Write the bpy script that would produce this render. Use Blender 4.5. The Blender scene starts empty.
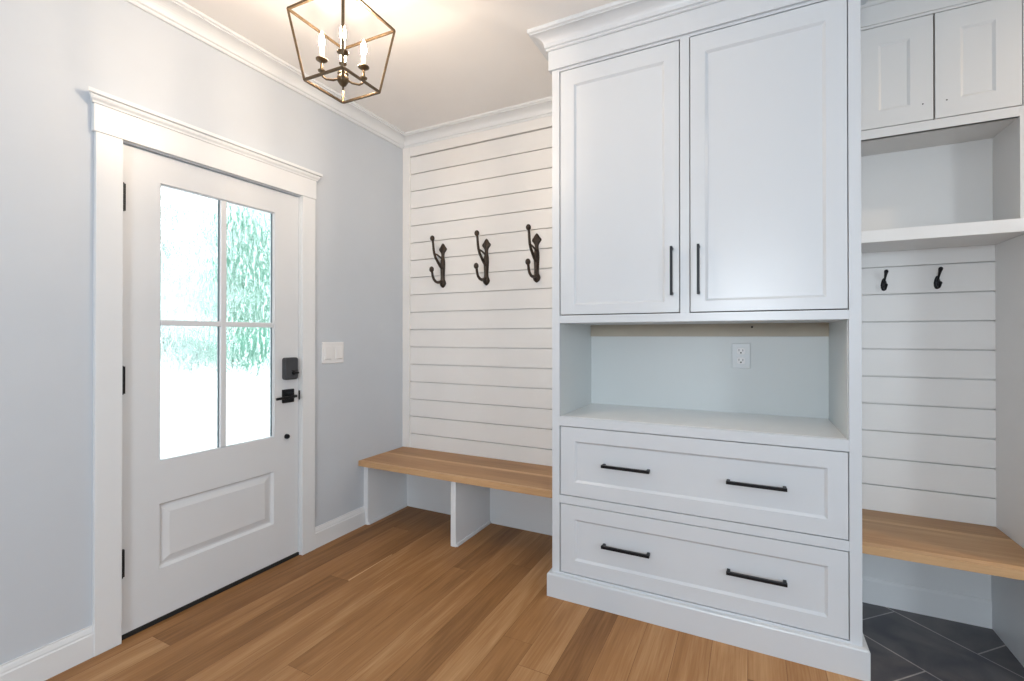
import bpy, bmesh, math, random
from mathutils import Vector, Matrix
R = math.radians
scene = bpy.context.scene
COL = scene.collection
random.seed(7)

# ------------------------------------------------------------------ camera
CEIL = 2.728
cam_d = bpy.data.cameras.new('camera')
cam = bpy.data.objects.new('camera', cam_d); COL.objects.link(cam)
F_PX = 472.87
cam_d.sensor_fit = 'HORIZONTAL'; cam_d.sensor_width = 36.0
cam_d.lens = F_PX * 36.0 / 1024.0
cam_d.shift_x = 0.0
cam_d.shift_y = -6.2 / 1024.0
cam_d.clip_start = 0.05
cam.location = (2.3183, -2.7785, 1.2563)
cam.rotation_euler = (R(90 + 0.2317), 0, R(26.9176))
scene.camera = cam

# ------------------------------------------------------------------ world, lights, exposure
world = bpy.data.worlds.new('overcast_sky'); scene.world = world
world.use_nodes = True
wb = world.node_tree.nodes['Background']
wb.inputs[0].default_value = (0.84, 0.93, 1.0, 1)
wb.inputs[1].default_value = 4.0

def area(name, loc, rot, sx, sy, power, col):
    d = bpy.data.lights.new(name, 'AREA'); d.shape = 'RECTANGLE'; d.size = sx; d.size_y = sy
    d.energy = power; d.color = col
    o = bpy.data.objects.new(name, d); COL.objects.link(o); o.location = loc; o.rotation_euler = rot
    return o
# daylight at the rear window, and an added fill lamp beside the camera
area('daylight_rear_window', (2.20, -5.16, 1.68), (R(90), 0, 0), 0.80, 0.55, 54, (0.82, 0.915, 1.0))
area('side_fill', (4.94, -3.35, 1.55), (R(90), 0, R(90)), 1.1, 1.4, 24, (0.82, 0.915, 1.0))

scene.view_settings.view_transform = 'Standard'
scene.view_settings.look = 'None'
scene.view_settings.exposure = 0.06
scene.view_settings.gamma = 1.0
scene.view_settings.use_curve_mapping = False

# ------------------------------------------------------------------ materials
def mat(name, col, rough=0.5, metal=0.0, noise=0.0, nscale=6.0, bump=0.0, bscale=200.0, spec=0.5):
    m = bpy.data.materials.new(name); m.use_nodes = True
    nt = m.node_tree; b = nt.nodes['Principled BSDF']
    b.inputs['Roughness'].default_value = rough; b.inputs['Metallic'].default_value = metal
    b.inputs['Specular IOR Level'].default_value = spec
    tc = nt.nodes.new('ShaderNodeTexCoord')
    n = nt.nodes.new('ShaderNodeTexNoise'); n.inputs['Scale'].default_value = nscale; n.inputs['Detail'].default_value = 3
    nt.links.new(tc.outputs['Object'], n.inputs['Vector'])
    r = nt.nodes.new('ShaderNodeValToRGB')
    lo = [max(0, c * (1 - noise)) for c in col]; hi = [min(1, c * (1 + noise)) for c in col]
    r.color_ramp.elements[0].position = 0.3; r.color_ramp.elements[1].position = 0.7
    r.color_ramp.elements[0].color = (*lo, 1); r.color_ramp.elements[1].color = (*hi, 1)
    nt.links.new(n.outputs['Fac'], r.inputs['Fac']); nt.links.new(r.outputs['Color'], b.inputs['Base Color'])
    if bump > 0:
        n2 = nt.nodes.new('ShaderNodeTexNoise'); n2.inputs['Scale'].default_value = bscale
        nt.links.new(tc.outputs['Object'], n2.inputs['Vector'])
        bp = nt.nodes.new('ShaderNodeBump'); bp.inputs['Strength'].default_value = bump; bp.inputs['Distance'].default_value = 0.002
        nt.links.new(n2.outputs['Fac'], bp.inputs['Height']); nt.links.new(bp.outputs['Normal'], b.inputs['Normal'])
    return m

M = {}
M['wall'] = mat('grey_wall_paint', (0.572, 0.612, 0.658), 0.6, noise=0.01, bump=0.05, bscale=350)
M['ceiling'] = mat('ceiling_paint', (0.86, 0.845, 0.83), 0.8, noise=0.01)
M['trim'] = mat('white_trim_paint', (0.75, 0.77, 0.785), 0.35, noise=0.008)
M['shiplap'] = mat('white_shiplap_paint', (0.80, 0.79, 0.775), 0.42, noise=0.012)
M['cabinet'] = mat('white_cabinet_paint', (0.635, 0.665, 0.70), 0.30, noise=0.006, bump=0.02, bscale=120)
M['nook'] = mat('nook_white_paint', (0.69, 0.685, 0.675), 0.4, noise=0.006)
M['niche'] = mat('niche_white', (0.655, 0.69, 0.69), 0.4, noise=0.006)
M['counter'] = mat('white_quartz', (0.87, 0.87, 0.86), 0.25, noise=0.015, nscale=12)
M['door'] = mat('white_door_paint', (0.69, 0.71, 0.73), 0.36, noise=0.008)
M['black'] = mat('matte_black_metal', (0.012, 0.013, 0.016), 0.38, 0.6, noise=0.1)
M['lock'] = mat('charcoal_lock_plastic', (0.045, 0.048, 0.055), 0.4, noise=0.05)
M['iron'] = mat('oil_rubbed_bronze', (0.050, 0.036, 0.027), 0.45, 0.6, noise=0.35, nscale=40)
M['bronze'] = mat('aged_bronze', (0.15, 0.105, 0.062), 0.4, 0.8, noise=0.2, nscale=30)
M['gap'] = mat('dark_rubber_gap_shade', (0.012, 0.012, 0.012), 0.8)  # also stands in for the shade in gaps and holes
M['plate'] = mat('white_plastic_plate', (0.80, 0.80, 0.80), 0.3)
M['outlet'] = mat('outlet_plastic', (0.69, 0.72, 0.735), 0.35)
M['beige_strip'] = mat('matte_beige', (0.49, 0.445, 0.36), 0.6, noise=0.05)
M['candle'] = mat('candle_sleeve', (0.75, 0.70, 0.6), 0.5)
M['ground'] = mat('pale_concrete', (0.80, 0.80, 0.79), 0.9, noise=0.06, nscale=0.7)
M['edge_shade'] = mat('dark_edge_shade', (0.10, 0.13, 0.14), 0.6)
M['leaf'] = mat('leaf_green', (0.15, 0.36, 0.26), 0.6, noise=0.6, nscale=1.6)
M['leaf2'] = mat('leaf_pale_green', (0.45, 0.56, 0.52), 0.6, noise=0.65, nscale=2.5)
M['bark'] = mat('tree_bark', (0.18, 0.15, 0.12), 0.9, noise=0.3, nscale=8)

def emit(name, col, s):
    m = bpy.data.materials.new(name); m.use_nodes = True; nt = m.node_tree
    nt.nodes.clear(); o = nt.nodes.new('ShaderNodeOutputMaterial'); e = nt.nodes.new('ShaderNodeEmission')
    e.inputs[0].default_value = (*col, 1); e.inputs[1].default_value = s
    nt.links.new(e.outputs[0], o.inputs[0]); return m
M['bulb'] = emit('warm_bulb_glow', (1.0, 0.79, 0.59), 570.0)

M['downlight'] = emit('warm_downlight_glow', (1.0, 0.75, 0.50), 460.0)

def wood(name, axis, lo, mid, hi, rough):
    """oak: one tone per board (attribute 'plank') plus long grain along the axis"""
    m = bpy.data.materials.new(name); m.use_nodes = True; nt = m.node_tree; L = nt.links
    b = nt.nodes['Principled BSDF']; b.inputs['Roughness'].default_value = rough; b.inputs['Specular IOR Level'].default_value = 0.28
    at = nt.nodes.new('ShaderNodeAttribute'); at.attribute_name = 'plank'
    sp = nt.nodes.new('ShaderNodeSeparateColor'); L.new(at.outputs['Color'], sp.inputs[0])
    tc = nt.nodes.new('ShaderNodeTexCoord')
    off = nt.nodes.new('ShaderNodeVectorMath'); off.operation = 'MULTIPLY_ADD'
    cb = nt.nodes.new('ShaderNodeCombineXYZ')
    for i in range(3): L.new(sp.outputs[1], cb.inputs[i])
    L.new(cb.outputs[0], off.inputs[0]); off.inputs[1].default_value = (37, 53, 29); L.new(tc.outputs['Object'], off.inputs[2])
    def grain(sa, sc, detail, dist):
        mp = nt.nodes.new('ShaderNodeMapping')
        mp.inputs['Scale'].default_value = (sc, sa, sc) if axis == 'y' else (sa, sc, sc)
        L.new(off.outputs[0], mp.inputs['Vector'])
        n = nt.nodes.new('ShaderNodeTexNoise'); n.inputs['Scale'].default_value = 1.0
        n.inputs['Detail'].default_value = detail; n.inputs['Distortion'].default_value = dist
        L.new(mp.outputs[0], n.inputs['Vector']); return n.outputs['Fac']
    g1 = grain(1.3, 14, 5, 1.2); g2 = grain(5, 160, 2, 0.3); g3 = grain(0.9, 5, 2, 0.5)
    def ma(op, a, bb, c=None):
        n = nt.nodes.new('ShaderNodeMath'); n.operation = op
        for i, v in enumerate((a, bb, c)):
            if v is None: continue
            if isinstance(v, (int, float)): n.inputs[i].default_value = v
            else: L.new(v, n.inputs[i])
        return n.outputs[0]
    t = ma('MULTIPLY_ADD', ma('SUBTRACT', g1, 0.5), 0.62, sp.outputs[0])
    t = ma('MULTIPLY_ADD', ma('SUBTRACT', g2, 0.5), 0.40, t)
    t = ma('MULTIPLY_ADD', ma('SUBTRACT', g3, 0.5), 0.35, t)
    r = nt.nodes.new('ShaderNodeValToRGB'); L.new(t, r.inputs['Fac'])
    e = r.color_ramp.elements
    e[0].position = 0.0; e[0].color = (*lo, 1); e[1].position = 1.0; e[1].color = (*hi, 1)
    k = e.new(0.5); k.color = (*mid, 1)
    L.new(r.outputs['Color'], b.inputs['Base Color'])
    bp = nt.nodes.new('ShaderNodeBump'); bp.inputs['Strength'].default_value = 0.06; bp.inputs['Distance'].default_value = 0.002
    L.new(g2, bp.inputs['Height']); L.new(bp.outputs['Normal'], b.inputs['Normal'])
    return m
M['oak_floor'] = wood('oak_floorboards', 'y', (0.130, 0.053, 0.015), (0.365, 0.178, 0.066), (0.62, 0.38, 0.19), 0.5)
M['oak_seat'] = wood('oak_bench_top', 'x', (0.22, 0.11, 0.048), (0.45, 0.25, 0.118), (0.66, 0.42, 0.225), 0.45)

def slate():
    m = bpy.data.materials.new('dark_slate_tile'); m.use_nodes = True; nt = m.node_tree; L = nt.links
    b = nt.nodes['Principled BSDF']; b.inputs['Roughness'].default_value = 0.42
    tc = nt.nodes.new('ShaderNodeTexCoord'); mp = nt.nodes.new('ShaderNodeMapping')
    mp.inputs['Rotation'].default_value = (0, 0, R(45)); mp.inputs['Location'].default_value = (-2.0895 + 6.1, -1.3973 + 6.08, 0)
    L.new(tc.outputs['Object'], mp.inputs['Vector'])
    br = nt.nodes.new('ShaderNodeTexBrick'); L.new(mp.outputs[0], br.inputs['Vector'])
    br.inputs['Scale'].default_value = 1.0; br.inputs['Mortar Size'].default_value = 0.0028; br.inputs['Mortar Smooth'].default_value = 0.1
    br.inputs['Brick Width'].default_value = 0.61; br.inputs['Row Height'].default_value = 0.304
    br.offset = 0.5; br.offset_frequency = 2
    br.inputs['Color1'].default_value = (0.070, 0.076, 0.092, 1); br.inputs['Color2'].default_value = (0.125, 0.123, 0.130, 1)
    br.inputs['Mortar'].default_value = (0.42, 0.41, 0.40, 1)
    n = nt.nodes.new('ShaderNodeTexNoise'); n.inputs['Scale'].default_value = 5; n.inputs['Detail'].default_value = 5; n.inputs['Distortion'].default_value = 0.8
    L.new(tc.outputs['Object'], n.inputs['Vector'])
    r = nt.nodes.new('ShaderNodeValToRGB'); r.color_ramp.elements[0].position = 0.35; r.color_ramp.elements[1].position = 0.7
    r.color_ramp.elements[0].color = (0.62, 0.64, 0.70, 1); r.color_ramp.elements[1].color = (1.5, 1.38, 1.25, 1)
    L.new(n.outputs['Fac'], r.inputs['Fac'])
    mx = nt.nodes.new('ShaderNodeMix'); mx.data_type = 'RGBA'; mx.blend_type = 'MULTIPLY'; mx.inputs[0].default_value = 1.0
    L.new(br.outputs['Color'], mx.inputs[6]); L.new(r.outputs['Color'], mx.inputs[7]); L.new(mx.outputs[2], b.inputs['Base Color'])
    bp = nt.nodes.new('ShaderNodeBump'); bp.inputs['Strength'].default_value = 0.15; bp.inputs['Distance'].default_value = 0.004
    L.new(n.outputs['Fac'], bp.inputs['Height']); L.new(bp.outputs['Normal'], b.inputs['Normal'])
    return m
M['slate'] = slate()

def glass():
    m = bpy.data.materials.new('rippled_door_glass'); m.use_nodes = True; nt = m.node_tree; L = nt.links
    b = nt.nodes['Principled BSDF']
    b.inputs['Base Color'].default_value = (0.97, 1.0, 0.99, 1); b.inputs['Roughness'].default_value = 0.0
    b.inputs['Transmission Weight'].default_value = 1.0; b.inputs['IOR'].default_value = 1.45
    tc = nt.nodes.new('ShaderNodeTexCoord'); mp = nt.nodes.new('ShaderNodeMapping'); mp.inputs['Scale'].default_value = (1, 46, 24)
    L.new(tc.outputs['Object'], mp.inputs['Vector'])
    n = nt.nodes.new('ShaderNodeTexNoise'); n.inputs['Scale'].default_value = 1.0; n.inputs['Detail'].default_value = 2; n.inputs['Distortion'].default_value = 1.0
    L.new(mp.outputs[0], n.inputs['Vector'])
    bp = nt.nodes.new('ShaderNodeBump'); bp.inputs['Strength'].default_value = 0.7; bp.inputs['Distance'].default_value = 0.004
    L.new(n.outputs['Fac'], bp.inputs['Height']); L.new(bp.outputs['Normal'], b.inputs['Normal'])
    return m
M['glass'] = glass()

# ------------------------------------------------------------------ mesh helpers (all coordinates are world coordinates)
WLOC = {}
class MB:
    def __init__(self): self.bm = bmesh.new(); self.pl = self.bm.faces.layers.float_color.new('plank')
    def v(self, p): return self.bm.verts.new(p)
    def f(self, vs, plank=None):
        try: fc = self.bm.faces.new(vs)
        except ValueError: return None
        if plank: fc[self.pl] = (*plank, 1)
        return fc
    def box(self, x0, x1, y0, y1, z0, z1, plank=None):
        c = [self.v((x, y, z)) for x in (x0, x1) for y in (y0, y1) for z in (z0, z1)]
        for q in ((0, 1, 3, 2), (4, 6, 7, 5), (0, 4, 5, 1), (2, 3, 7, 6), (0, 2, 6, 4), (1, 5, 7, 3)):
            self.f([c[i] for i in q], plank)
        return self
    def loft(self, rings, closed=True, caps=True):
        vs = [[self.v(p) for p in r] for r in rings]
        n = len(vs[0])
        for a, b in zip(vs, vs[1:]):
            for i in range(n if closed else n - 1):
                j = (i + 1) % n; self.f([a[i], a[j], b[j], b[i]])
        if caps and closed: self.f(vs[0][::-1]); self.f(vs[-1])
        return self
    def tube(self, pts, rad, n=10):
        pts = [Vector(p) for p in pts]
        if isinstance(rad, (int, float)): rad = [rad] * len(pts)
        rings = []; ref = None
        for i, p in enumerate(pts):
            t = (pts[min(i + 1, len(pts) - 1)] - pts[max(i - 1, 0)]).normalized()
            if ref is None:
                ref = Vector((0, 0, 1)) if abs(t.z) < 0.9 else Vector((1, 0, 0))
            a = (ref - t * ref.dot(t)).normalized(); ref = a; b = t.cross(a)
            rings.append([p + (a * math.cos(k * 2 * math.pi / n) + b * math.sin(k * 2 * math.pi / n)) * rad[i] for k in range(n)])
        return self.loft(rings)
    def bar(self, p, q, w, h=None, up=(0, 0, 1)):
        p, q = Vector(p), Vector(q); h = h or w; t = (q - p).normalized()
        a = t.cross(Vector(up))
        if a.length < 1e-4: a = t.cross(Vector((1, 0, 0)))
        a.normalize(); b = a.cross(t)
        rings = [[c + a * sx * w / 2 + b * sy * h / 2 for sx, sy in ((-1, -1), (1, -1), (1, 1), (-1, 1))] for c in (p, q)]
        return self.loft(rings)
    def lathe(self, c, prof, n=20, axis='z'):
        rings = []
        for r, h in prof:
            ring = []
            for k in range(n):
                a = 2 * math.pi * k / n; x, y = max(r, 1e-4) * math.cos(a), max(r, 1e-4) * math.sin(a)
                o = {'z': (x, y, h), 'x': (h, x, y), 'y': (x, h, y)}[axis]
                ring.append((c[0] + o[0], c[1] + o[1], c[2] + o[2]))
            rings.append(ring)
        return self.loft(rings)
    def sphere(self, c, r, sz=1.0):
        return self.lathe(c, [(r * math.sin(math.pi * i / 8), -r * sz * math.cos(math.pi * i / 8)) for i in range(9)], 14)
    def sweep(self, path, prof):
        """profile (d, z) swept along an xy path with mitred corners; d is measured to the right of the travel"""
        path = [Vector((p[0], p[1])) for p in path]; rings = []
        for i, p in enumerate(path):
            ns = []
            if i > 0: t = (p - path[i - 1]).normalized(); ns.append(Vector((t.y, -t.x)))
            if i < len(path) - 1: t = (path[i + 1] - p).normalized(); ns.append(Vector((t.y, -t.x)))
            if len(ns) == 1: m = ns[0]
            else: m = (ns[0] + ns[1]); m = m / (1 + ns[0].dot(ns[1]))
            rings.append([(p.x + m.x * d, p.y + m.y * d, z) for d, z in prof])
        return self.loft(rings)
    def panel(self, P, rects, back):
        """nested rectangles (a0,a1,b0,b1,depth) joined ring by ring, closed by a back at depth 'back'; P maps (a,b,d) to a point"""
        def ring(r): a0, a1, b0, b1, d = r; return [P(a0, b0, d), P(a1, b0, d), P(a1, b1, d), P(a0, b1, d)]
        rs = [(*rects[0][:4], back)] + rects
        return self.loft([ring(r) for r in rs])
    def build(self, name, material, parent=None, bevel=0.0, smooth=False, label=None, origin=None, seg=2):
        bm = self.bm; bmesh.ops.recalc_face_normals(bm, faces=bm.faces)
        xs = [v.co for v in bm.verts]
        lo = Vector((min(c[i] for c in xs) for i in range(3))); hi = Vector((max(c[i] for c in xs) for i in range(3)))
        if origin is None: origin = Vector(((lo.x + hi.x) / 2, (lo.y + hi.y) / 2, lo.z))
        origin = Vector(origin)
        bmesh.ops.translate(bm, verts=bm.verts, vec=-origin)
        me = bpy.data.meshes.new(name); bm.to_mesh(me); bm.free()
        me.materials.append(M[material] if isinstance(material, str) else material)
        if smooth:
            for p in me.polygons: p.use_smooth = True
        o = bpy.data.objects.new(name, me); COL.objects.link(o)
        if smooth:
            md = o.modifiers.new('edges', 'EDGE_SPLIT'); md.split_angle = R(40)
        if bevel > 0:
            md = o.modifiers.new('soft_edges', 'BEVEL'); md.width = bevel; md.segments = seg; md.limit_method = 'ANGLE'; md.angle_limit = R(50)
        WLOC[o.name] = origin
        if parent is not None:
            o.parent = parent; o.location = origin - WLOC[parent.name]
        else: o.location = origin
        if label: o['label'] = label
        return o

def thing(name, loc, label, cat, group=None):
    o = bpy.data.objects.new(name, None); COL.objects.link(o); o.location = loc; o.empty_display_size = 0.1
    WLOC[o.name] = Vector(loc); o['label'] = label; o['category'] = cat
    if group: o['group'] = group
    return o
def tag(o, label, cat, group=None):
    o['label'] = label; o['category'] = cat
    if group: o['group'] = group
    return o
def struct(o, label=None):
    o['kind'] = 'structure'
    if label: o['label'] = label
    return o

# ------------------------------------------------------------------ floor
XW = 2.70   # wood stops and slate starts at the right end of the tall cabinet
mb = MB(); rng = random.Random(11)
W = 0.1307; x = 0.0793 - 2 * W; row = 0
# boards the photo shows clearly: (start, tone) along the row
fixed = {1: [(-6.0, 0.40)], 2: [(-6.0, 0.66), (-1.69, 0.27)], 3: [(-6.0, 0.50), (-0.35, 0.34)], 4: [(-6.0, 0.27), (-0.99, 0.36)], 5: [(-6.0, 0.52)], 6: [(-6.0, 0.50), (-0.30, 0.32)],
         7: [(-6.0, 0.60), (-1.55, 0.47)], 8: [(-6.0, 0.42), (-0.62, 0.33)], 9: [(-6.0, 0.55)], 10: [(-6.0, 0.36), (-0.45, 0.45)], 11: [(-6.0, 0.62)], 12: [(-6.0, 0.44), (-1.02, 0.50)], 13: [(-6.0, 0.66), (-1.15, 0.58)]}
while x < XW:
    x1 = min(x + W, XW); x0 = max(x, -0.13)
    if x1 > x0:
        y = -6.2 + rng.uniform(-1.5, 0)
        segs = [(a_, t_) for a_, t_ in fixed.get(row, [])]
        if not segs:
            while y < 0.02:
                segs.append((y, min(0.74, max(0.30, rng.gauss(0.49, 0.11))))); y += rng.uniform(1.3, 2.8)
        for (y, tone), y2 in zip(segs, [q_[0] for q_ in segs[1:]] + [0.03]):
            a, b = max(y, -5.2), min(y2, 0.02)
            if b > a:
                pk = (tone, rng.random(), 0)
                g = 0.0008
                vs = [mb.v(p) for p in ((x0 + g, a + g, 0), (x1 - g, a + g, 0), (x1 - g, b - g, 0), (x0 + g, b - g, 0))]
                mb.f(vs, pk)
                if row == 4 and a > -1.2:      # pale sapwood edge of one board
                    mb.f([mb.v(p) for p in ((x1 - .012, a + .006, .0002), (x1 - .001, a + .002, .0002), (x1 - .001, a + .33, .0002), (x1 - .005, a + .33, .0002))], (0.98, 0.4, 0))
    x += W; row += 1
# dark body under the boards that shows in the hairline joints
mb.box(-0.13, XW, -5.2, 0.06, -0.06, -0.001, (0.12, 0.3, 0))
fl = struct(mb.build('floor', 'oak_floor', origin=(0, 0, 0)), 'oak plank floor running towards the shiplap wall')
mb = MB(); mb.box(XW, 4.95, -5.2, 0.06, -0.06, 0.0)
struct(mb.build('floor_tile', 'slate', origin=(0, 0, 0)), 'dark slate tile floor laid on the diagonal')

# ------------------------------------------------------------------ walls and ceiling
DY0, DY1, DZ = -1.773, -0.903, 2.060        # door opening between the casings
mb = MB()
mb.box(-0.14, 0, -5.2, DY0 - .012, 0, CEIL); mb.box(-0.14, 0, DY1 + .012, 0.12, 0, CEIL); mb.box(-0.14, 0, DY0 - .012, DY1 + .012, DZ + .02, CEIL)
struct(mb.build('wall_left', 'wall'), 'light grey wall around the entry door')
mb = MB(); mb.box(0, 4.9, 0.03, 0.12, 0, CEIL)
wb_ = struct(mb.build('wall_back', 'wall'), 'back wall carrying white shiplap')
mb = MB()
mb.box(4.9, 5.02, -5.2, -3.95, 0, CEIL); mb.box(4.9, 5.02, -2.75, 0.12, 0, CEIL); mb.box(4.9, 5.02, -3.95, -2.75, 2.3, CEIL); mb.box(4.9, 5.02, -3.95, -2.75, 0, 0.8)
struct(mb.build('wall_right', 'wall'))
mb = MB()
mb.box(-0.14, 1.75, -5.32, -5.2, 0, CEIL); mb.box(2.65, 5.02, -5.32, -5.2, 0, CEIL); mb.box(1.75, 2.65, -5.32, -5.2, 0, 1.36); mb.box(1.75, 2.65, -5.32, -5.2, 2.0, CEIL)
struct(mb.build('wall_rear', 'wall'))
mb = MB(); mb.box(-0.14, 5.02, -5.32, 0.12, CEIL, CEIL + 0.1)
struct(mb.build('ceiling', 'ceiling'), 'flat off-white ceiling')
# rear window trim and an added frame for the side fill (behind the camera)
mb = MB()
for x0, x1, z0, z1 in ((1.67, 1.755, 1.28, 2.08), (2.645, 2.73, 1.28, 2.08), (1.755, 2.645, 1.995, 2.08), (1.755, 2.645, 1.28, 1.365)):
    mb.box(x0, x1, -5.215, -5.18, z0, z1)
struct(mb.build('window_1', 'trim', bevel=0.003))
mb = MB()
for y0, y1, z0, z1 in ((-4.03, -3.945, 0.72, 2.38), (-2.755, -2.67, 0.72, 2.38), (-3.945, -2.755, 2.295, 2.38), (-3.945, -2.755, 0.72, 0.805)):
    mb.box(4.88, 4.915, y0, y1, z0, z1)
struct(mb.build('side_fill_frame', 'trim', bevel=0.003))

# shiplap boards: one mesh per clad bay
PITCH = 0.1275
def shiplap(x0, x1, z0, z1, zref, yf, name, lab):
    mb = MB(); mb.box(x0, x1, yf + .018, 0.031, z0, z1)
    z = zref
    while z > z0: z -= PITCH
    while z < z1:
        a, b = max(z + .0029, z0), min(z + PITCH - .0029, z1)
        if b - a > .01: mb.box(x0, x1, yf, yf + .020, a, b)
        z += PITCH
    return struct(mb.build(name, 'shiplap', wb_, bevel=0.0012), lab)
shiplap(0.0, 1.46, 0.40, 2.60, 2.580, 0.0, 'shiplap_panel', 'white shiplap above the oak bench')
shiplap(2.67, 3.275, 0.40, 1.665, 1.578, -0.020, 'shiplap_panel', 'white shiplap inside the open nook')
# frieze under the crown and the thin upright in the corner
mb = MB(); mb.box(0.0, 1.46, -0.010, 0.031, 2.583, CEIL)
struct(mb.build('trim_5', 'shiplap', bevel=0.002))
mb = MB(); mb.box(0.0, 0.066, -0.013, 0.031, 0.437, 2.66)
struct(mb.build('trim_6', 'shiplap', bevel=0.002))

# crown moulding along the left wall and the shiplap wall
def crown_prof(z0, z1, d):
    p = [(0, z0), (0.012, z0), (0.016, z0 + .006), (0.016, z0 + .012), (0.024, z0 + .016)]
    for i in range(1, 8):
        t = i / 8; a = t * math.pi / 2
        p.append((0.024 + (d - .036) * (1 - math.cos(a)), z0 + .016 + (z1 - z0 - .036) * math.sin(a)))
    p += [(d - .010, z1 - .020), (d - .010, z1 - .015), (d, z1 - .012), (d, z1), (0, z1)]
    return p
mb = MB(); mb.sweep([(0, -5.2), (0, 0.0), (1.44, 0.0)], [(d, z) for d, z in crown_prof(2.648, CEIL, 0.09)])
struct(mb.build('trim_1', 'trim', bevel=0.0), 'white crown moulding along the grey wall and shiplap')

# baseboards
bb = [(0, 0), (0.016, 0), (0.016, 0.088), (0.0125, 0.093), (0.0125, 0.099), (0.009, 0.110), (0.006, 0.116), (0.006, 0.121), (0, 0.121)]
mb = MB(); mb.sweep([(0, -5.2), (0, -1.864)], bb)
struct(mb.build('baseboard_left', 'trim'), 'white baseboard on the hinge side of the door')
mb = MB(); mb.sweep([(0, -0.8155), (0, -0.404)], bb)
struct(mb.build('baseboard_left', 'trim'), 'short white baseboard between the door and the oak bench')
mb = MB(); mb.sweep([(3.2735, 0.03), (4.9, 0.03)], bb)
struct(mb.build('baseboard_back', 'trim'), 'white baseboard on the plain wall beyond the nook')
mb = MB(); mb.box(0.02, 1.4496, -0.006, 0.031, 0, 0.40)
struct(mb.build('baseboard_back', 'trim', bevel=0.002), 'plain white boarding under the oak bench')

# ------------------------------------------------------------------ door casing
mb = MB(); mb.box(0, 0.02, -1.864, DY0, 0, 2.063); a_ = mb
cas = struct(a_.build('trim_2', 'trim', bevel=0.002), 'white flat casing and head board around the entry door')
mb = MB(); mb.box(0, 0.02, DY1, -0.8155, 0, 2.063); mb.build('casing_leg', 'trim', cas, bevel=0.002)
mb = MB(); mb.box(0, 0.023, -1.872, -0.8115, 2.063, 2.172); mb.build('head_board', 'trim', cas, bevel=0.002)
cp = [(0, 2.172), (0.026, 2.172), (0.028, 2.180), (0.034, 2.188), (0.036, 2.196), (0.036, 2.200), (0.046, 2.203), (0.046, 2.218), (0, 2.218)]
mb = MB()
rings = []
for s, y in ((-1, -1.872), (1, -0.8115)):
    rings.append([(d, y + s * max(0, d - 0.02), z) for d, z in cp])
mb.loft(rings); mb.build('head_cap', 'trim', cas)
mb = MB()   # jamb lining behind the casing
mb.box(-0.14, -0.0005, DY0 - .012, DY0 + .003, 0, DZ + .02); mb.box(-0.14, -0.0005, DY1 - .003, DY1 + .012, 0, DZ + .02); mb.box(-0.14, -0.0005, DY0, DY1, DZ, DZ + .02)
mb.build('jamb', 'trim', cas)
mb = MB(); mb.box(-0.13, -0.004, DY0 + .003, DY1 - .003, 0.0, 0.016); mb.build('threshold', 'gap', cas, label='dark threshold strip')

# ------------------------------------------------------------------ entry door
door = bpy.data.objects.new('door_1', None); COL.objects.link(door); door.location = (-0.03, -1.335, 0.017); WLOC['door_1'] = Vector(door.location)
struct(door, 'white entry door with four glass panes over one raised panel'); door['category'] = 'door'
XF, XB = -0.010, -0.052
SY0, SY1, SZ0, SZ1 = -1.7675, -0.9085, 0.019, 2.055
GY0, GY1, GZ0, GZ1 = -1.622, -1.0600, 0.7034, 1.9322
PY0, PY1, PZ0, PZ1 = -1.632, -1.063, 0.232, 0.518
mb = MB()
mb.box(XB, XF, SY0, GY0, SZ0, SZ1); mb.box(XB, XF, GY1, SY1, SZ0, SZ1); mb.box(XB, XF, GY0, GY1, GZ1, SZ1)
mb.box(XB, XF, GY0, GY1, PZ1, GZ0); mb.box(XB, XF, GY0, GY1, SZ0, PZ0)
dP = lambda a, b, d: (XF - d, a, b)
mb.panel(dP, [(PY0 - .012, PY1 + .012, PZ0 - .001, PZ1 + .001, 0.0006), (PY0, PY1, PZ0, PZ1, 0.0), (PY0 + .010, PY1 - .010, PZ0 + .010, PZ1 - .010, 0.013), (PY0 + .018, PY1 - .018, PZ0 + .018, PZ1 - .018, 0.013),
              (PY0 + .052, PY1 - .052, PZ0 + .046, PZ1 - .046, 0.003), (PY0 + .056, PY1 - .056, PZ0 + .050, PZ1 - .050, 0.003)], 0.04)
mb.build('slab', 'door', door)
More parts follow.
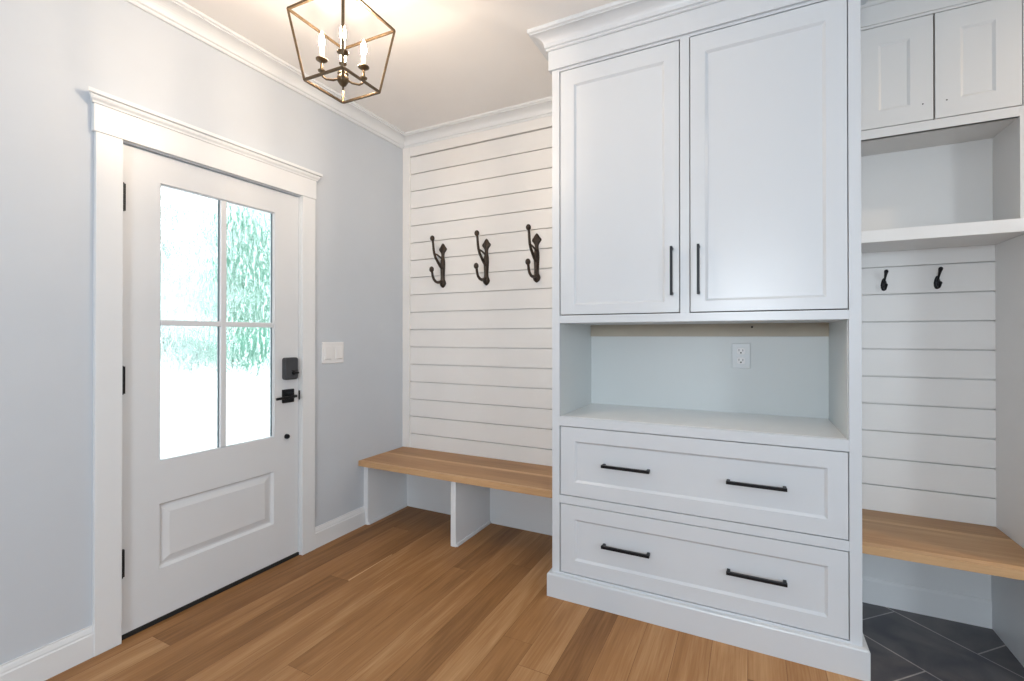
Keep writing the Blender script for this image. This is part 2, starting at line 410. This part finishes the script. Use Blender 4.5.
# glazing bead, muntins and four panes
mb = MB(); t = 0.005
for y0, y1, z0, z1 in ((GY0, GY0 + t, GZ0, GZ1), (GY1 - t, GY1, GZ0, GZ1), (GY0 + t, GY1 - t, GZ0, GZ0 + t), (GY0 + t, GY1 - t, GZ1 - t, GZ1)):
    mb.box(-0.046, -0.016, y0, y1, z0, z1)
mb.build('glazing_bead', 'door', door, bevel=0.003)
MY, MZ = -1.3380, 1.3165
mb = MB(); mb.box(-0.046, -0.0125, MY - .0150, MY + .0150, GZ0 + t, GZ1 - t); mb.build('muntin', 'door', door, bevel=0.004)
mb = MB(); mb.box(-0.0455, -0.0130, GY0 + t, GY1 - t, MZ - .0130, MZ + .0130); mb.build('muntin', 'door', door, bevel=0.004)
for y0, y1 in ((GY0 + .006, MY - .004), (MY + .004, GY1 - .006)):
    for z0, z1 in ((GZ0 + .006, MZ - .004), (MZ + .004, GZ1 - .006)):
        mb = MB(); mb.box(-0.034, -0.030, y0, y1, z0, z1); mb.build('glass_pane', 'glass', door)
        mb = MB(); a_, b_ = (y0 if y0 < MY - .01 and y0 < -1.5 else MY + .0150), (MY - .0150 if y1 < -1.3 else GY1 - .005)
        mb.box(-0.037, -0.024, b_ - .003, b_, z0, z1); mb.box(-0.037, -0.024, a_, a_ + .003, z0, z1)
        mb.build('glass_edge_shade', 'edge_shade', door, label='dark strip painting the shadow at the glass edge')  # dark strips paint the shadow edge beside muntin and bead
for z0, z1 in ((1.777, 1.889), (1.018, 1.131), (0.261, 0.373)):
    mb = MB(); y = -1.7690
    for k in range(5):
        a = z0 + (z1 - z0) * k / 5; b = z0 + (z1 - z0) * (k + 1) / 5
        mb.lathe((0.004, y, 0), [(0.0068, a + .0006), (0.0068, b - .0006)], 12)
    mb.lathe((0.004, y, 0), [(0.003, z0 - .004), (0.006, z0 - .002), (0.006, z0)], 12); mb.lathe((0.004, y, 0), [(0.006, z1), (0.006, z1 + .002), (0.003, z1 + .004)], 12)
    mb.box(-0.012, 0.002, y - .0015, y + .013, z0, z1)
    mb.build('hinge', 'black', door, label='black hinge')
def rounded_plate(mb, y0, y1, z0, z1, x0, x1, r, n=5, ch=0.004):
    def ring(x, k):
        out = []
        for cy, cz, a0 in ((y1 - r, z1 - r, 0), (y0 + r, z1 - r, 90), (y0 + r, z0 + r, 180), (y1 - r, z0 + r, 270)):
            for i in range(n + 1):
                a = R(a0 + 90 * i / n); out.append((x, cy + (r - k) * math.cos(a), cz + (r - k) * math.sin(a)))
        return out
    mb.loft([ring(x0, 0), ring(x1 - ch, 0), ring(x1 - ch * .3, ch * .3), ring(x1, ch)])
mb = MB(); rounded_plate(mb, -1.014, -0.929, 1.013, 1.137, XF, 0.018, 0.014, ch=0.006)
lock = mb.build('deadbolt', 'lock', door, label='charcoal keypad deadbolt housing')
mb = MB(); mb.lathe((0, -0.962, 1.050), [(0.012, 0.018), (0.012, 0.022)], 16, 'x'); mb.bar((0.024, -0.968, 1.050), (0.024, -0.934, 1.050), 0.013, 0.010); mb.build('thumb_turn', 'black', lock, bevel=0.002)
mb = MB(); mb.box(0.018, 0.0195, -0.974, -0.932, 1.062, 1.066); mb.build('lock_seam', 'black', lock)
mb = MB(); rounded_plate(mb, -1.015, -0.943, 0.884, 0.959, XF, 0.002, 0.004, ch=0.003)
han = mb.build('door_handle', 'black', door, label='black square rose lever handle')
mb = MB(); mb.tube([(0.000, -0.981, 0.922), (0.050, -0.981, 0.922)], 0.0095, 14)
mb.bar((0.050, -0.966, 0.923), (0.050, -1.094, 0.918), 0.013, 0.014); mb.build('lever', 'black', han, bevel=0.003)
mb = MB(); mb.box(-0.004, 0.0015, -0.9115, -0.9055, 0.893, 0.945); mb.build('strike_plate', 'black', cas, label='black strike plate')
mb = MB(); mb.lathe((0, -0.986, 0.695), [(0.014, XF), (0.014, 0.000), (0.011, 0.006), (0.0, 0.007)], 18, 'x'); mb.build('round_stop', 'black', door, smooth=True, label='small round black button')

# ------------------------------------------------------------------ light switch
sw = thing('light_switch', (0, -0.668, 1.155), 'white double rocker light switch plate on the grey wall beside the door', 'switch')
mb = MB(); rounded_plate(mb, -0.752, -0.584, 1.089, 1.220, 0.0, 0.007, 0.006, ch=0.004); mb.build('plate', 'plate', sw)
for yc in (-0.710, -0.626):
    mb = MB(); mb.loft([[(0.006, yc - .026, 1.113), (0.006, yc + .026, 1.113), (0.006, yc + .026, 1.196), (0.006, yc - .026, 1.196)],
                        [(0.013, yc - .024, 1.117), (0.013, yc + .024, 1.117), (0.0085, yc + .024, 1.192), (0.0085, yc - .024, 1.192)]])
    mb.build('rocker', 'plate', sw, bevel=0.001)

# ------------------------------------------------------------------ oak bench by the door
def oak_slab(name, x0, x1, y0, y1, z0, z1, parent, tones, cuts):
    mb = MB(); ys = [y0] + cuts + [y1]
    for i, (a, b) in enumerate(zip(ys, ys[1:])):
        mb.box(x0, x1, a, b, z0, z1, (tones[i], random.random(), 0))
    return mb.build(name, 'oak_seat', parent, bevel=0.0015)
be = thing('bench', (0.72, -0.22, 0), 'long oak topped bench under the three bronze coat hooks', 'bench')
oak_slab('seat', 0.002, 1.4485, -0.4538, -0.0005, 0.400, 0.436, be, [0.80, 0.48, 0.84, 0.38], [-0.425, -0.225, -0.190])
mb = MB(); mb.box(0.0005, 0.037, -0.404, -0.0005, 0.0, 0.400); p_ = mb.build('side_panel', 'trim', be, bevel=0.0015)
mb = MB(); mb.box(0.037, 0.046, -0.398, -0.013, 0.0, 0.020); mb.build('shoe_strip', 'trim', p_, bevel=0.002)
mb = MB(); mb.box(0.7075, 0.7445, -0.4176, -0.0005, 0.0, 0.400); p_ = mb.build('divider', 'trim', be, bevel=0.0015)
mb = MB(); mb.box(0.7445, 0.7535, -0.412, -0.013, 0.0, 0.020); mb.build('shoe_strip', 'trim', p_, bevel=0.002)

# ------------------------------------------------------------------ tall cabinet
TX0, TX1, TF = 1.4496, 2.6794, -0.6355
tw = thing('storage_cabinet', ((TX0 + TX1) / 2, -0.32, 0), 'tall white built-in cabinet with two doors, open niche and two drawers', 'cabinet')
NX0, NX1, NZ0, NZ1, NYB = 1.4879, 2.6385, 0.8693, 1.3197, -0.1277
DZ0, DZ1 = 1.3589, 2.5355
T = 0.022
mb = MB()
mb.box(TX0, NX0, TF, TF + T, 0.09, 2.60); mb.box(NX1 + .002, TX1, TF, TF + T, 0.09, 2.60)          # face frame stiles
mb.box(NX0, NX1 + .002, TF, TF + T, DZ1 + .003, 2.60)
mb.box(NX0, NX1 + .002, TF, TF + T, NZ1, DZ0 - .003); mb.box(NX0, NX1 + .002, TF, TF + T, 0.8248, NZ0 - .0005)
mb.box(NX0, NX1 + .002, TF, TF + T, 0.4535, 0.4921); mb.box(NX0, NX1 + .002, TF, TF + T, 0.09, 0.1207)
mb.box(2.0425, 2.0805, TF, TF + T, DZ0 - .003, DZ1 + .003)
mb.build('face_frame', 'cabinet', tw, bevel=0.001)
mb = MB()
mb.box(TX0, TX0 + .019, TF + T, -0.0215, 0.0, 2.725); mb.box(TX1 - .019, TX1, TF + T, -0.0215, 0.0, 2.725)
mb.box(TX0 + .019, TX1 - .019, -0.040, -0.0215, 0.0, 2.725)
mb.box(TX0 + .019, TX1 - .019, TF + T, -0.040, NZ1, NZ1 + .018); mb.box(TX0 + .019, TX1 - .019, TF + .05, -0.040, NZ1 + .03, NZ1 + .035)
mb.box(TX0 + .019, TX1 - .019, TF + T, -0.040, 2.56, 2.578); mb.box(TX0 + .019, TX1 - .019, TF + T, -0.040, 0.06, 0.078)
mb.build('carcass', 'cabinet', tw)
mb = MB()
mb.box(TX0 + .0195, NX0, TF + T + .0005, NYB, NZ0 - .004, NZ1 - .0005); mb.box(NX1, TX1 - .0195, TF + T + .0005, NYB, NZ0 - .004, NZ1 - .0005)
mb.box(TX0 + .0195, TX1 - .0195, NYB, NYB + .012, NZ0 - .004, NZ1 - .0005)
mb.build('niche_lining', 'niche', tw)
mb = MB(); mb.box(NX0 + .0005, NX1 - .0005, TF + T + .0005, NYB - .0005, NZ0 - .0225, NZ0); mb.build('counter', 'counter', tw, bevel=0.0015)
mb = MB(); mb.box(NX0 + .0005, NX1 - .0005, NYB - .016, NYB - .0005, 1.2555, NZ1); mb.build('beige_strip', 'beige_strip', tw, bevel=0.001, label='beige strip under the upper doors')  # beige strip across the top of the niche back
mb = MB(); mb.lathe((2.318, NYB - .016, 1.302), [(0.005, -0.001), (0.005, 0.001)], 12, 'y'); mb.build('cable_hole', 'gap', tw, label='tiny dark hole')
tP = lambda a, b, d: (a, TF + d, b)
def shaker(mb, x0, x1, z0, z1, px0, px1, pz0, pz1, P, thick=0.020, rec=0.009):
    mb.panel(P, [(x0, x1, z0, z1, 0.001), (x0 + .001, x1 - .001, z0 + .001, z1 - .001, 0.0), (px0, px1, pz0, pz1, 0.0), (px0 + .008, px1 - .008, pz0 + .008, pz1 - .008, rec * .8),
                 (px0 + .010, px1 - .010, pz0 + .010, pz1 - .010, rec)], thick)
def pull(name, parent, p, q, out=0.032, sec=0.0105):
    """square bar pull between p and q standing off the front on two posts"""
    p, q = Vector(p), Vector(q); mb = MB(); o = Vector((0, -out, 0))
    mb.bar(p + o, q + o, sec, sec)
    d = (q - p).normalized()
    for e in (p + d * .008, q - d * .008): mb.bar(e, e + o, sec, sec)
    return mb.build(name, 'black', parent, bevel=0.001)
D1 = None
for (x0, x1, px0, px1, hx, lab) in ((1.4917, 2.0399, 1.561, 1.978, 2.010, 'narrower upper door, left of the centre stile'), (2.083, 2.6385, 2.143, 2.570, 2.118, None)):
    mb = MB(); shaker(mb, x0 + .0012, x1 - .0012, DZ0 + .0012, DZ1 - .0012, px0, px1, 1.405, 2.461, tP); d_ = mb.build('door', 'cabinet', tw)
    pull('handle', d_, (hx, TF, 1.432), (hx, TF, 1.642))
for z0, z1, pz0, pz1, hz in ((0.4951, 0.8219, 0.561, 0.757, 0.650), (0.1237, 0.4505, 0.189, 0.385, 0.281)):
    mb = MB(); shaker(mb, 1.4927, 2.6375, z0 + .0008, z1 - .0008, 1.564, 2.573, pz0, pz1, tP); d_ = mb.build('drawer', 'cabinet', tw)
    for hx0, hx1 in ((1.700, 1.914), (2.223, 2.438)):
        mb_h = pull('handle', d_, (hx0 - .001, TF + .009, hz + .009), (hx1 + .001, TF + .009, hz + .009), 0.030, 0.0125)
mb = MB()   # near-black sheet behind doors and drawers, painting the shade in their gaps
mb.box(NX0 + .001, NX1, TF + .021, TF + .0215, DZ0 - .002, DZ1 + .002); mb.box(NX0 + .001, NX1, TF + .021, TF + .0215, 0.1215, 0.8235)
mb.build('gap_shade', 'gap', tw)
def around(prof):
    mb = MB(); mb.sweep([(TX0, -0.06), (TX0, TF), (TX1, TF), (TX1, -0.06)], [(d, z) for d, z in prof]); return mb
sk = [(0.0005, 0), (0.0200, 0), (0.0200, 0.104), (0.0170, 0.110), (0.0005, 0.1125)]
around(sk).build('base_skirt', 'cabinet', tw)
fz = [(0.0005, 2.549), (0.014, 2.549), (0.014, 2.640), (0.0005, 2.640)]
around(fz).build('frieze', 'cabinet', tw, bevel=0.001)
cz = [(0.0005, 2.640), (0.020, 2.640), (0.024, 2.644), (0.024, 2.650), (0.020, 2.653), (0.028, 2.656), (0.030, 2.664)]
for i in range(1, 8):
    a = i / 8 * math.pi / 2; cz.append((0.030 + 0.050 * (1 - math.cos(a)), 2.664 + 0.038 * math.sin(a)))
cz += [(0.082, 2.702), (0.082, 2.706), (0.092, 2.710), (0.092, CEIL - .0005), (0.0005, CEIL - .0005)]
around(cz).build('crown_moulding', 'cabinet', tw)

# outlet inside the niche
ot = thing('wall_outlet', (2.268, NYB, 1.157), 'white power outlet on the back of the cabinet niche', 'outlet')
yP = lambda y0: (lambda mb, x0, x1, z0, z1, d: None)
def plate_y(mb, x0, x1, z0, z1, yb, th, r, ch=0.003, n=5):
    def ring(y, k):
        out = []
        for cx, cz_, a0 in ((x1 - r, z1 - r, 0), (x0 + r, z1 - r, 90), (x0 + r, z0 + r, 180), (x1 - r, z0 + r, 270)):
            for i in range(n + 1):
                a = R(a0 + 90 * i / n); out.append((cx + (r - k) * math.cos(a), y, cz_ + (r - k) * math.sin(a)))
        return out
    mb.loft([ring(yb, 0), ring(yb - th + ch, 0), ring(yb - th, ch)])
mb = MB(); plate_y(mb, 2.226, 2.311, 1.094, 1.221, NYB - .0002, 0.006, 0.005); mb.build('plate', 'outlet', ot)
for zc in (1.181, 1.133):
    mb = MB(); plate_y(mb, 2.250, 2.287, zc - .017, zc + .017, NYB - .005, 0.004, 0.010, 0.001); s_ = mb.build('socket', 'plate', ot)
    mb = MB(); yy = NYB - .0095
    mb.box(2.258, 2.2605, yy, yy + .001, zc - .001, zc + .010); mb.box(2.2755, 2.278, yy, yy + .001, zc - .001, zc + .009); mb.lathe((2.268, yy, zc - .008), [(0.004, 0), (0.004, 0.001)], 10, 'y')
    mb.build('slot', 'gap', s_)

# ------------------------------------------------------------------ big bronze coat hooks
def coat_hook(x, label):
    t = thing('coat_hook', (x, 0.0, 1.603), label, 'coat hook', 'bronze double coat hooks on shiplap')
    mb = MB(); rings = []
    for z, w, d in ((1.600, .002, .003), (1.605, .011, .011), (1.615, .021, .018), (1.630, .027, .022), (1.645, .023, .021), (1.658, .017, .021), (1.682, .0155, .021), (1.72, .0175, .022), (1.76, .020, .024), (1.79, .0185, .020),
                    (1.815, .0135, .014), (1.835, .013, .012), (1.848, .017, .014), (1.860, .026, .016), (1.870, .034, .016), (1.880, .032, .015), (1.892, .021, .013), (1.903, .015, .011), (1.912, .008, .008), (1.917, .001, .003)):
        rings.append([(x + w * math.cos(k * math.pi / 10), -0.0003 - d * math.sin(k * math.pi / 10), z) for k in range(11)])
    mb.loft(rings); mb.build('back_plate', 'iron', t, smooth=True)
    mb = MB(); mb.tube([(x, y, z) for y, z in ((-.012, 1.735), (-.036, 1.752), (-.064, 1.777), (-.090, 1.803), (-.106, 1.832), (-.113, 1.862), (-.118, 1.895), (-.124, 1.922))], [.011, .0105, .0098, .0092, .0090, .0088, .0084, .008])
    mb.tube([(x, y, z) for y, z in ((-.104, 1.828), (-.072, 1.825), (-.038, 1.815), (-.010, 1.804))], .0062)
    mb.sphere((x, -.127, 1.930), 0.0165, 1.2); mb.build('upper_prong', 'iron', t, smooth=True)
    mb = MB(); mb.tube([(x, y, z) for y, z in ((-.012, 1.648), (-.035, 1.639), (-.062, 1.632), (-.088, 1.636), (-.110, 1.650), (-.123, 1.672), (-.130, 1.702))], [.012, .011, .010, .0095, .0092, .0088, .0084])
    mb.sphere((x, -.135, 1.715), 0.0165, 1.25); mb.build('lower_prong', 'iron', t, smooth=True)
    return t
coat_hook(0.357, 'dark bronze coat hook on the shiplap nearest the entry door')
coat_hook(0.714, 'dark bronze coat hook in the middle of the three above the bench')
coat_hook(1.086, 'dark bronze coat hook on the shiplap closest to the tall cabinet')

# ------------------------------------------------------------------ nook at the end of the cabinet
KX0, KX1 = TX1 + .0005, 3.2525
nb = thing('bench', (2.966, -0.26, 0), 'oak seat of the open nook beside the tall cabinet over slate tile', 'bench')
oak_slab('seat', KX0 + .001, KX1 - .001, -0.5022, -0.0205, 0.4054, 0.4376, nb, [0.84, 0.60, 0.80, 0.44], [-0.46, -0.19, -0.165])
mb = MB(); mb.box(3.2345, 3.2525, -0.490, -0.0255, 0.0, 0.4054); mb.build('side_panel', 'trim', nb, bevel=0.0015)
mb = MB(); mb.box(KX0 + .001, 3.2345, -0.0255, 0.0115, 0.0, 0.4053)
mb.sweep([(KX0 + .001, -0.0255), (3.2345, -0.0255)], [(0.0, 0.0), (0.007, 0.0), (0.007, 0.105), (0.004, 0.118), (0.0, 0.122)])
mb.build('back_panel', 'trim', nb)

wc = thing('wall_cabinet', (2.966, -0.12, 1.65), 'white two-door upper cabinet with an open cubby above the nook', 'cabinet')
UF = -0.2354
mb = MB()
mb.box(3.2525, 3.2725, UF + .0215, -0.0005, 1.7025, 2.70); mb.box(3.2525, 3.2725, UF, UF + .0215, 1.7025, 2.1568); mb.box(3.2635, 3.2725, UF, UF + .0215, 2.1568, 2.70)                       # right end panel
mb.box(KX0, 3.2525, UF + .003, -0.0005, 2.1171, 2.135)                  # bottom of the cupboard = ceiling of the cubby
mb.box(KX0, 3.2525, UF, UF + .02, 2.1171, 2.1568); mb.box(KX0, 3.2525, UF, UF + .02, 2.600, 2.68)
mb.box(KX0, KX0 + .05, UF, UF + .02, 2.1568, 2.600)
mb.box(KX0, 3.2525, -0.0005, 0.0115, 1.7025, 2.70)
mb.build('cupboard_box', 'nook', wc, bevel=0.001)
uP = lambda a, b, d: (a, UF + d - .0, b)
mb = MB(); shaker(mb, 2.7315, 2.9925, 2.1598, 2.5973, 2.809, 2.917, 2.231, 2.519, uP, 0.0185, 0.006); d1 = mb.build('door', 'nook', wc)
mb = MB(); shaker(mb, 2.9985, 3.2605, 2.1598, 2.5973, 3.078, 3.185, 2.231, 2.519, uP, 0.0185, 0.006); d2 = mb.build('door', 'nook', wc)
for d_, hx in ((d1, 2.958), (d2, 3.035)):
    mb = MB(); mb.lathe((hx, UF - .0005, 2.2295), [(0.0028, 0), (0.0028, 0.0015)], 12, 'y'); mb.build('knob_hole', 'gap', d_, label='tiny dark drilled hole')
mb = MB(); mb.box(KX0 + .051, 3.2515, UF + .0195, UF + .0205, 2.1575, 2.599); mb.build('gap_shade', 'gap', wc)  # near-black sheet, shade of the door gaps put into its colour
nc = [(0.0005, 2.611), (0.006, 2.611), (0.006, 2.692), (0.012, 2.692), (0.016, 2.697)]
for i in range(1, 7):
    a = i / 7 * math.pi / 2; nc.append((0.016 + 0.036 * (1 - math.cos(a)), 2.697 + 0.016 * math.sin(a)))
nc += [(0.054, 2.714), (0.060, 2.716), (0.060, CEIL - .0005), (0.0005, CEIL - .0005)]
mb = MB(); mb.sweep([(KX0, UF), (3.2725, UF), (3.2725, -0.001)], nc); mb.build('crown_moulding', 'nook', wc)

sh = MB(); sh.box(KX0 + .0005, 3.262, -0.3184, -0.0205, 1.6513, 1.7018)
tag(sh.build('shelf', 'shiplap', bevel=0.0015), 'thick white shelf across the nook above the two small black hooks', 'shelf')
mb = MB(); mb.box(3.2530, 3.2730, -0.49, 0.0115, 0.0, 1.6508)
tag(mb.build('nook_side_panel', 'shiplap', bevel=0.0015), 'plain off-white upright closing the nook at the end opposite the tall cabinet', 'panel')

def small_hook(x, label):
    yb = -0.0202
    t = thing('coat_hook', (x, yb, 1.467), label, 'coat hook', 'small black hooks in the nook')
    mb = MB(); rings = []
    for z, w, d in ((1.468, .003, .002), (1.472, .008, .004), (1.482, .0115, .006), (1.495, .0125, .007), (1.508, .0105, .006), (1.520, .007, .005), (1.527, .003, .003)):
        rings.append([(x + w * math.cos(k * math.pi / 10), yb - d * math.sin(k * math.pi / 10), z) for k in range(11)])
    mb.loft(rings); mb.build('back_plate', 'black', t, smooth=True)
    mb = MB(); mb.tube([(x, yb + y, z) for y, z in ((-.005, 1.505), (-.016, 1.518), (-.026, 1.528), (-.038, 1.543), (-.046, 1.552))], [.005, .0045, .0045, .0062, .0085]); mb.sphere((x, yb - .047, 1.554), .0085); mb.build('upper_prong', 'black', t, smooth=True)
    mb = MB(); mb.tube([(x, yb + y, z) for y, z in ((-.005, 1.490), (-.016, 1.478), (-.028, 1.474), (-.036, 1.480), (-.040, 1.490))], [.005, .0046, .0046, .005, .006]); mb.sphere((x, yb - .040, 1.492), .0075); mb.build('lower_prong', 'black', t, smooth=True)
    return t
small_hook(2.868, 'small black hook under the nook shelf nearer the tall cabinet')
small_hook(3.060, 'small black hook under the nook shelf farther from the tall cabinet')

# ------------------------------------------------------------------ added downlight, out of view, warming the nook
rl = thing('added_downlight', (4.05, -0.78, 2.70), 'unseen ceiling downlight added for the warm light in the nook', 'ceiling light')
mb = MB(); mb.lathe((4.05, -0.78, 0), [(0.052, CEIL - .0005), (0.052, CEIL - .004), (0.060, CEIL - .007), (0.078, CEIL - .005), (0.080, CEIL - .0005)], 28); mb.build('trim_ring', 'trim', rl, smooth=True)
mb = MB(); mb.lathe((4.05, -0.78, 0), [(0.051, CEIL - .0005), (0.051, CEIL - .003), (0.0005, CEIL - .0035)], 28); mb.build('lens', 'downlight', rl, label='glowing warm lens')

# ------------------------------------------------------------------ lantern pendant
LX, LY = 0.914, -1.452
ZT, ZB, HT, HB, ANG = 2.475, 2.22, 0.194, 0.1366, R(46.34)
ld = thing('lantern_pendant', (LX, LY, ZB), 'bronze open-frame lantern pendant with lit candle bulbs hanging from the ceiling', 'ceiling light')
def cor(h, k, z): return Vector((LX + h * math.cos(ANG + k * math.pi / 2), LY + h * math.sin(ANG + k * math.pi / 2), z))
mb = MB(); wbar = 0.0085
for k in range(4):
    mb.bar(cor(HB, k, ZB), cor(HB, k + 1, ZB), wbar); mb.bar(cor(HT, k, ZT), cor(HT, k + 1, ZT), wbar)
    mb.bar(cor(HB, k, ZB), cor(HT, k, ZT), wbar)
    mb.bar(cor(HT, k, ZT), cor(0.024, k, 2.588), wbar)
mb.build('cage', 'bronze', ld, bevel=0.0008)
mb = MB(); mb.lathe((LX, LY, 0), [(0.004, 2.575), (0.030, 2.577), (0.033, 2.582), (0.033, 2.594), (0.014, 2.600), (0.010, 2.612)], 24); mb.build('top_cap', 'bronze', ld, smooth=True)
mb = MB(); mb.tube([(LX, LY, 2.24), (LX, LY, 2.70)], 0.0062, 12); mb.build('stem', 'bronze', ld, smooth=True)
mb = MB(); mb.lathe((LX, LY, 0), [(0.014, 2.692), (0.05, 2.700), (0.062, 2.712), (0.064, CEIL - .0005)], 28); mb.build('canopy', 'bronze', ld, smooth=True)
mb = MB(); mb.lathe((LX, LY, 0), [(0.003, 2.216), (0.009, 2.222), (0.016, 2.230), (0.022, 2.240), (0.022, 2.252), (0.014, 2.262), (0.006, 2.272)], 20); mb.build('hub', 'bronze', ld, smooth=True)
for k in range(4):
    a = ANG + k * math.pi / 2; c, s = math.cos(a), math.sin(a); r = 0.076
    px, py = LX + r * c, LY + r * s
    mb = MB(); mb.tube([(LX + q * c, LY + q * s, z) for q, z in ((.014, 2.246), (.035, 2.237), (.060, 2.236), (.072, 2.244), (.076, 2.262))], 0.0042); 
    mb.lathe((px, py, 0), [(0.004, 2.258), (0.013, 2.262), (0.014, 2.266), (0.006, 2.270), (0.0045, 2.300)], 14)
    arm = mb.build('arm', 'bronze', ld, smooth=True)
    mb = MB(); mb.lathe((px, py, 0), [(0.004, 2.298), (0.013, 2.300), (0.0215, 2.306), (0.0215, 2.309), (0.006, 2.311)], 18); mb.build('drip_pan', 'bronze', arm, smooth=True)
    mb = MB(); mb.lathe((px, py, 0), [(0.0085, 2.309), (0.0085, 2.352), (0.006, 2.355)], 14); mb.build('candle_sleeve', 'candle', arm, smooth=True)
    mb = MB(); mb.lathe((px, py, 0), [(0.005, 2.354), (0.008, 2.360), (0.0108, 2.371), (0.0110, 2.378), (0.0085, 2.392), (0.005, 2.404), (0.0015, 2.414)], 16); mb.build('bulb', 'bulb', arm, smooth=True, label='lit flame-tip bulb')

# ------------------------------------------------------------------ outside the door
mb = MB(); mb.box(-60, -0.145, -40, 60, -0.36, -0.16); struct(mb.build('ground', 'ground', origin=(0, 0, 0)), 'pale paved ground outside the door')
def tree(name, x, y, h, rad, trunk_h, leaf, n, label, cat='tree', seed=1):
    rg = random.Random(seed); t = thing(name, (x, y, -0.16), label, cat, 'trees beyond the door')
    mb = MB(); mb.tube([(x, y, -0.16), (x + .05, y, trunk_h * .5), (x - .04, y + .05, trunk_h), (x, y, h * .75)], [0.16 * h / 6, 0.12 * h / 6, 0.09 * h / 6, 0.03], 8)
    for k in range(5):
        a = k * 1.257 + rg.random(); zz = trunk_h + (h - trunk_h) * (.1 + .12 * k)
        mb.tube([(x, y, zz - .2), (x + rad * .4 * math.cos(a), y + rad * .4 * math.sin(a), zz + .3), (x + rad * .75 * math.cos(a), y + rad * .75 * math.sin(a), zz + .8)], [.05, .035, .012], 6)
    mb.build('trunk', 'bark', t, smooth=True)
    mb = MB(); cz_ = (trunk_h * .6 + h) / 2; rz = (h - trunk_h * .6) / 2
    blobs = []
    for k in range(24):
        q = (k + .5) / 24; an = rg.uniform(0, 6.28); ro = rad * rg.uniform(.15, .75) * (1 - .75 * max(0, q - .55) / .45)
        br = min(rad * rg.uniform(.34, .5), rz * .8)
        blobs.append((Vector((x + ro * math.cos(an), y + ro * math.sin(an), -0.1 + br * .7 + q * (h - 1.6 * br))), br))
    for i in range(n):
        c, r = blobs[i % len(blobs)]
        d = Vector((rg.gauss(0, 1), rg.gauss(0, 1), rg.gauss(0, 1))).normalized() * r * rg.uniform(.75, 1.05)
        p = c + d; s = rg.uniform(.08, .16)
        u = Vector((rg.gauss(0, 1), rg.gauss(0, 1), rg.gauss(0, .6))).normalized(); w = u.cross(d.normalized() + Vector((0, 0, .2)))
        if w.length < .05: continue
        w.normalize(); q = [p - u * s, p + w * s * .45 + u * s * .1, p + u * s, p - w * s * .45 + u * s * .1]
        mb.f([mb.v(v) for v in q])
    mb.build('foliage', leaf, t)

def at(u, D):
    k = (u - 512) / F_PX
    return 2.3183 + D * (-0.4527 + 0.8917 * k), -2.7785 + D * (0.8917 + 0.4527 * k)
for u, D, h, rad, tr, leaf, n, lab, cat, nm in (
    (292, 22.0, 7.8, 1.5, 0.3, 'leaf', 5200, 'green leafy tree outside, hidden partly by the lock side of the door', 'tree', 'tree'),
    (258, 27.5, 9.2, 1.6, 0.3, 'leaf', 6000, 'full green tree showing through the two panes nearest the lock', 'tree', 'tree'),
    (230, 21.5, 8.2, 1.5, 0.3, 'leaf', 4600, 'green tree standing behind the upright glazing bar', 'tree', 'tree'),
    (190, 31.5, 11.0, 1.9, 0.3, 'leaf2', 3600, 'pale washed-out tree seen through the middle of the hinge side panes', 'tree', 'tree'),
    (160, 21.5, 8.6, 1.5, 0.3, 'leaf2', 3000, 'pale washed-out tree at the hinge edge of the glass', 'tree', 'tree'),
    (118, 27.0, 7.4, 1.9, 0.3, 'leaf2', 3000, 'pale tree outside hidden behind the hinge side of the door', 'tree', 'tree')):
    px, py = at(u, D)
    tree(nm, px, py, h, rad, tr, leaf, n, lab, cat, seed=int(u))
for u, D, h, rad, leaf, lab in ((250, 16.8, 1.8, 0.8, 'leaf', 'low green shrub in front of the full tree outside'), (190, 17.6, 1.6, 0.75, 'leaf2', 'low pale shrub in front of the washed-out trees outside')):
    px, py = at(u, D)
    tree('shrub', px, py, h, rad, 0.1, leaf, 1500, lab, 'shrub', seed=int(u))
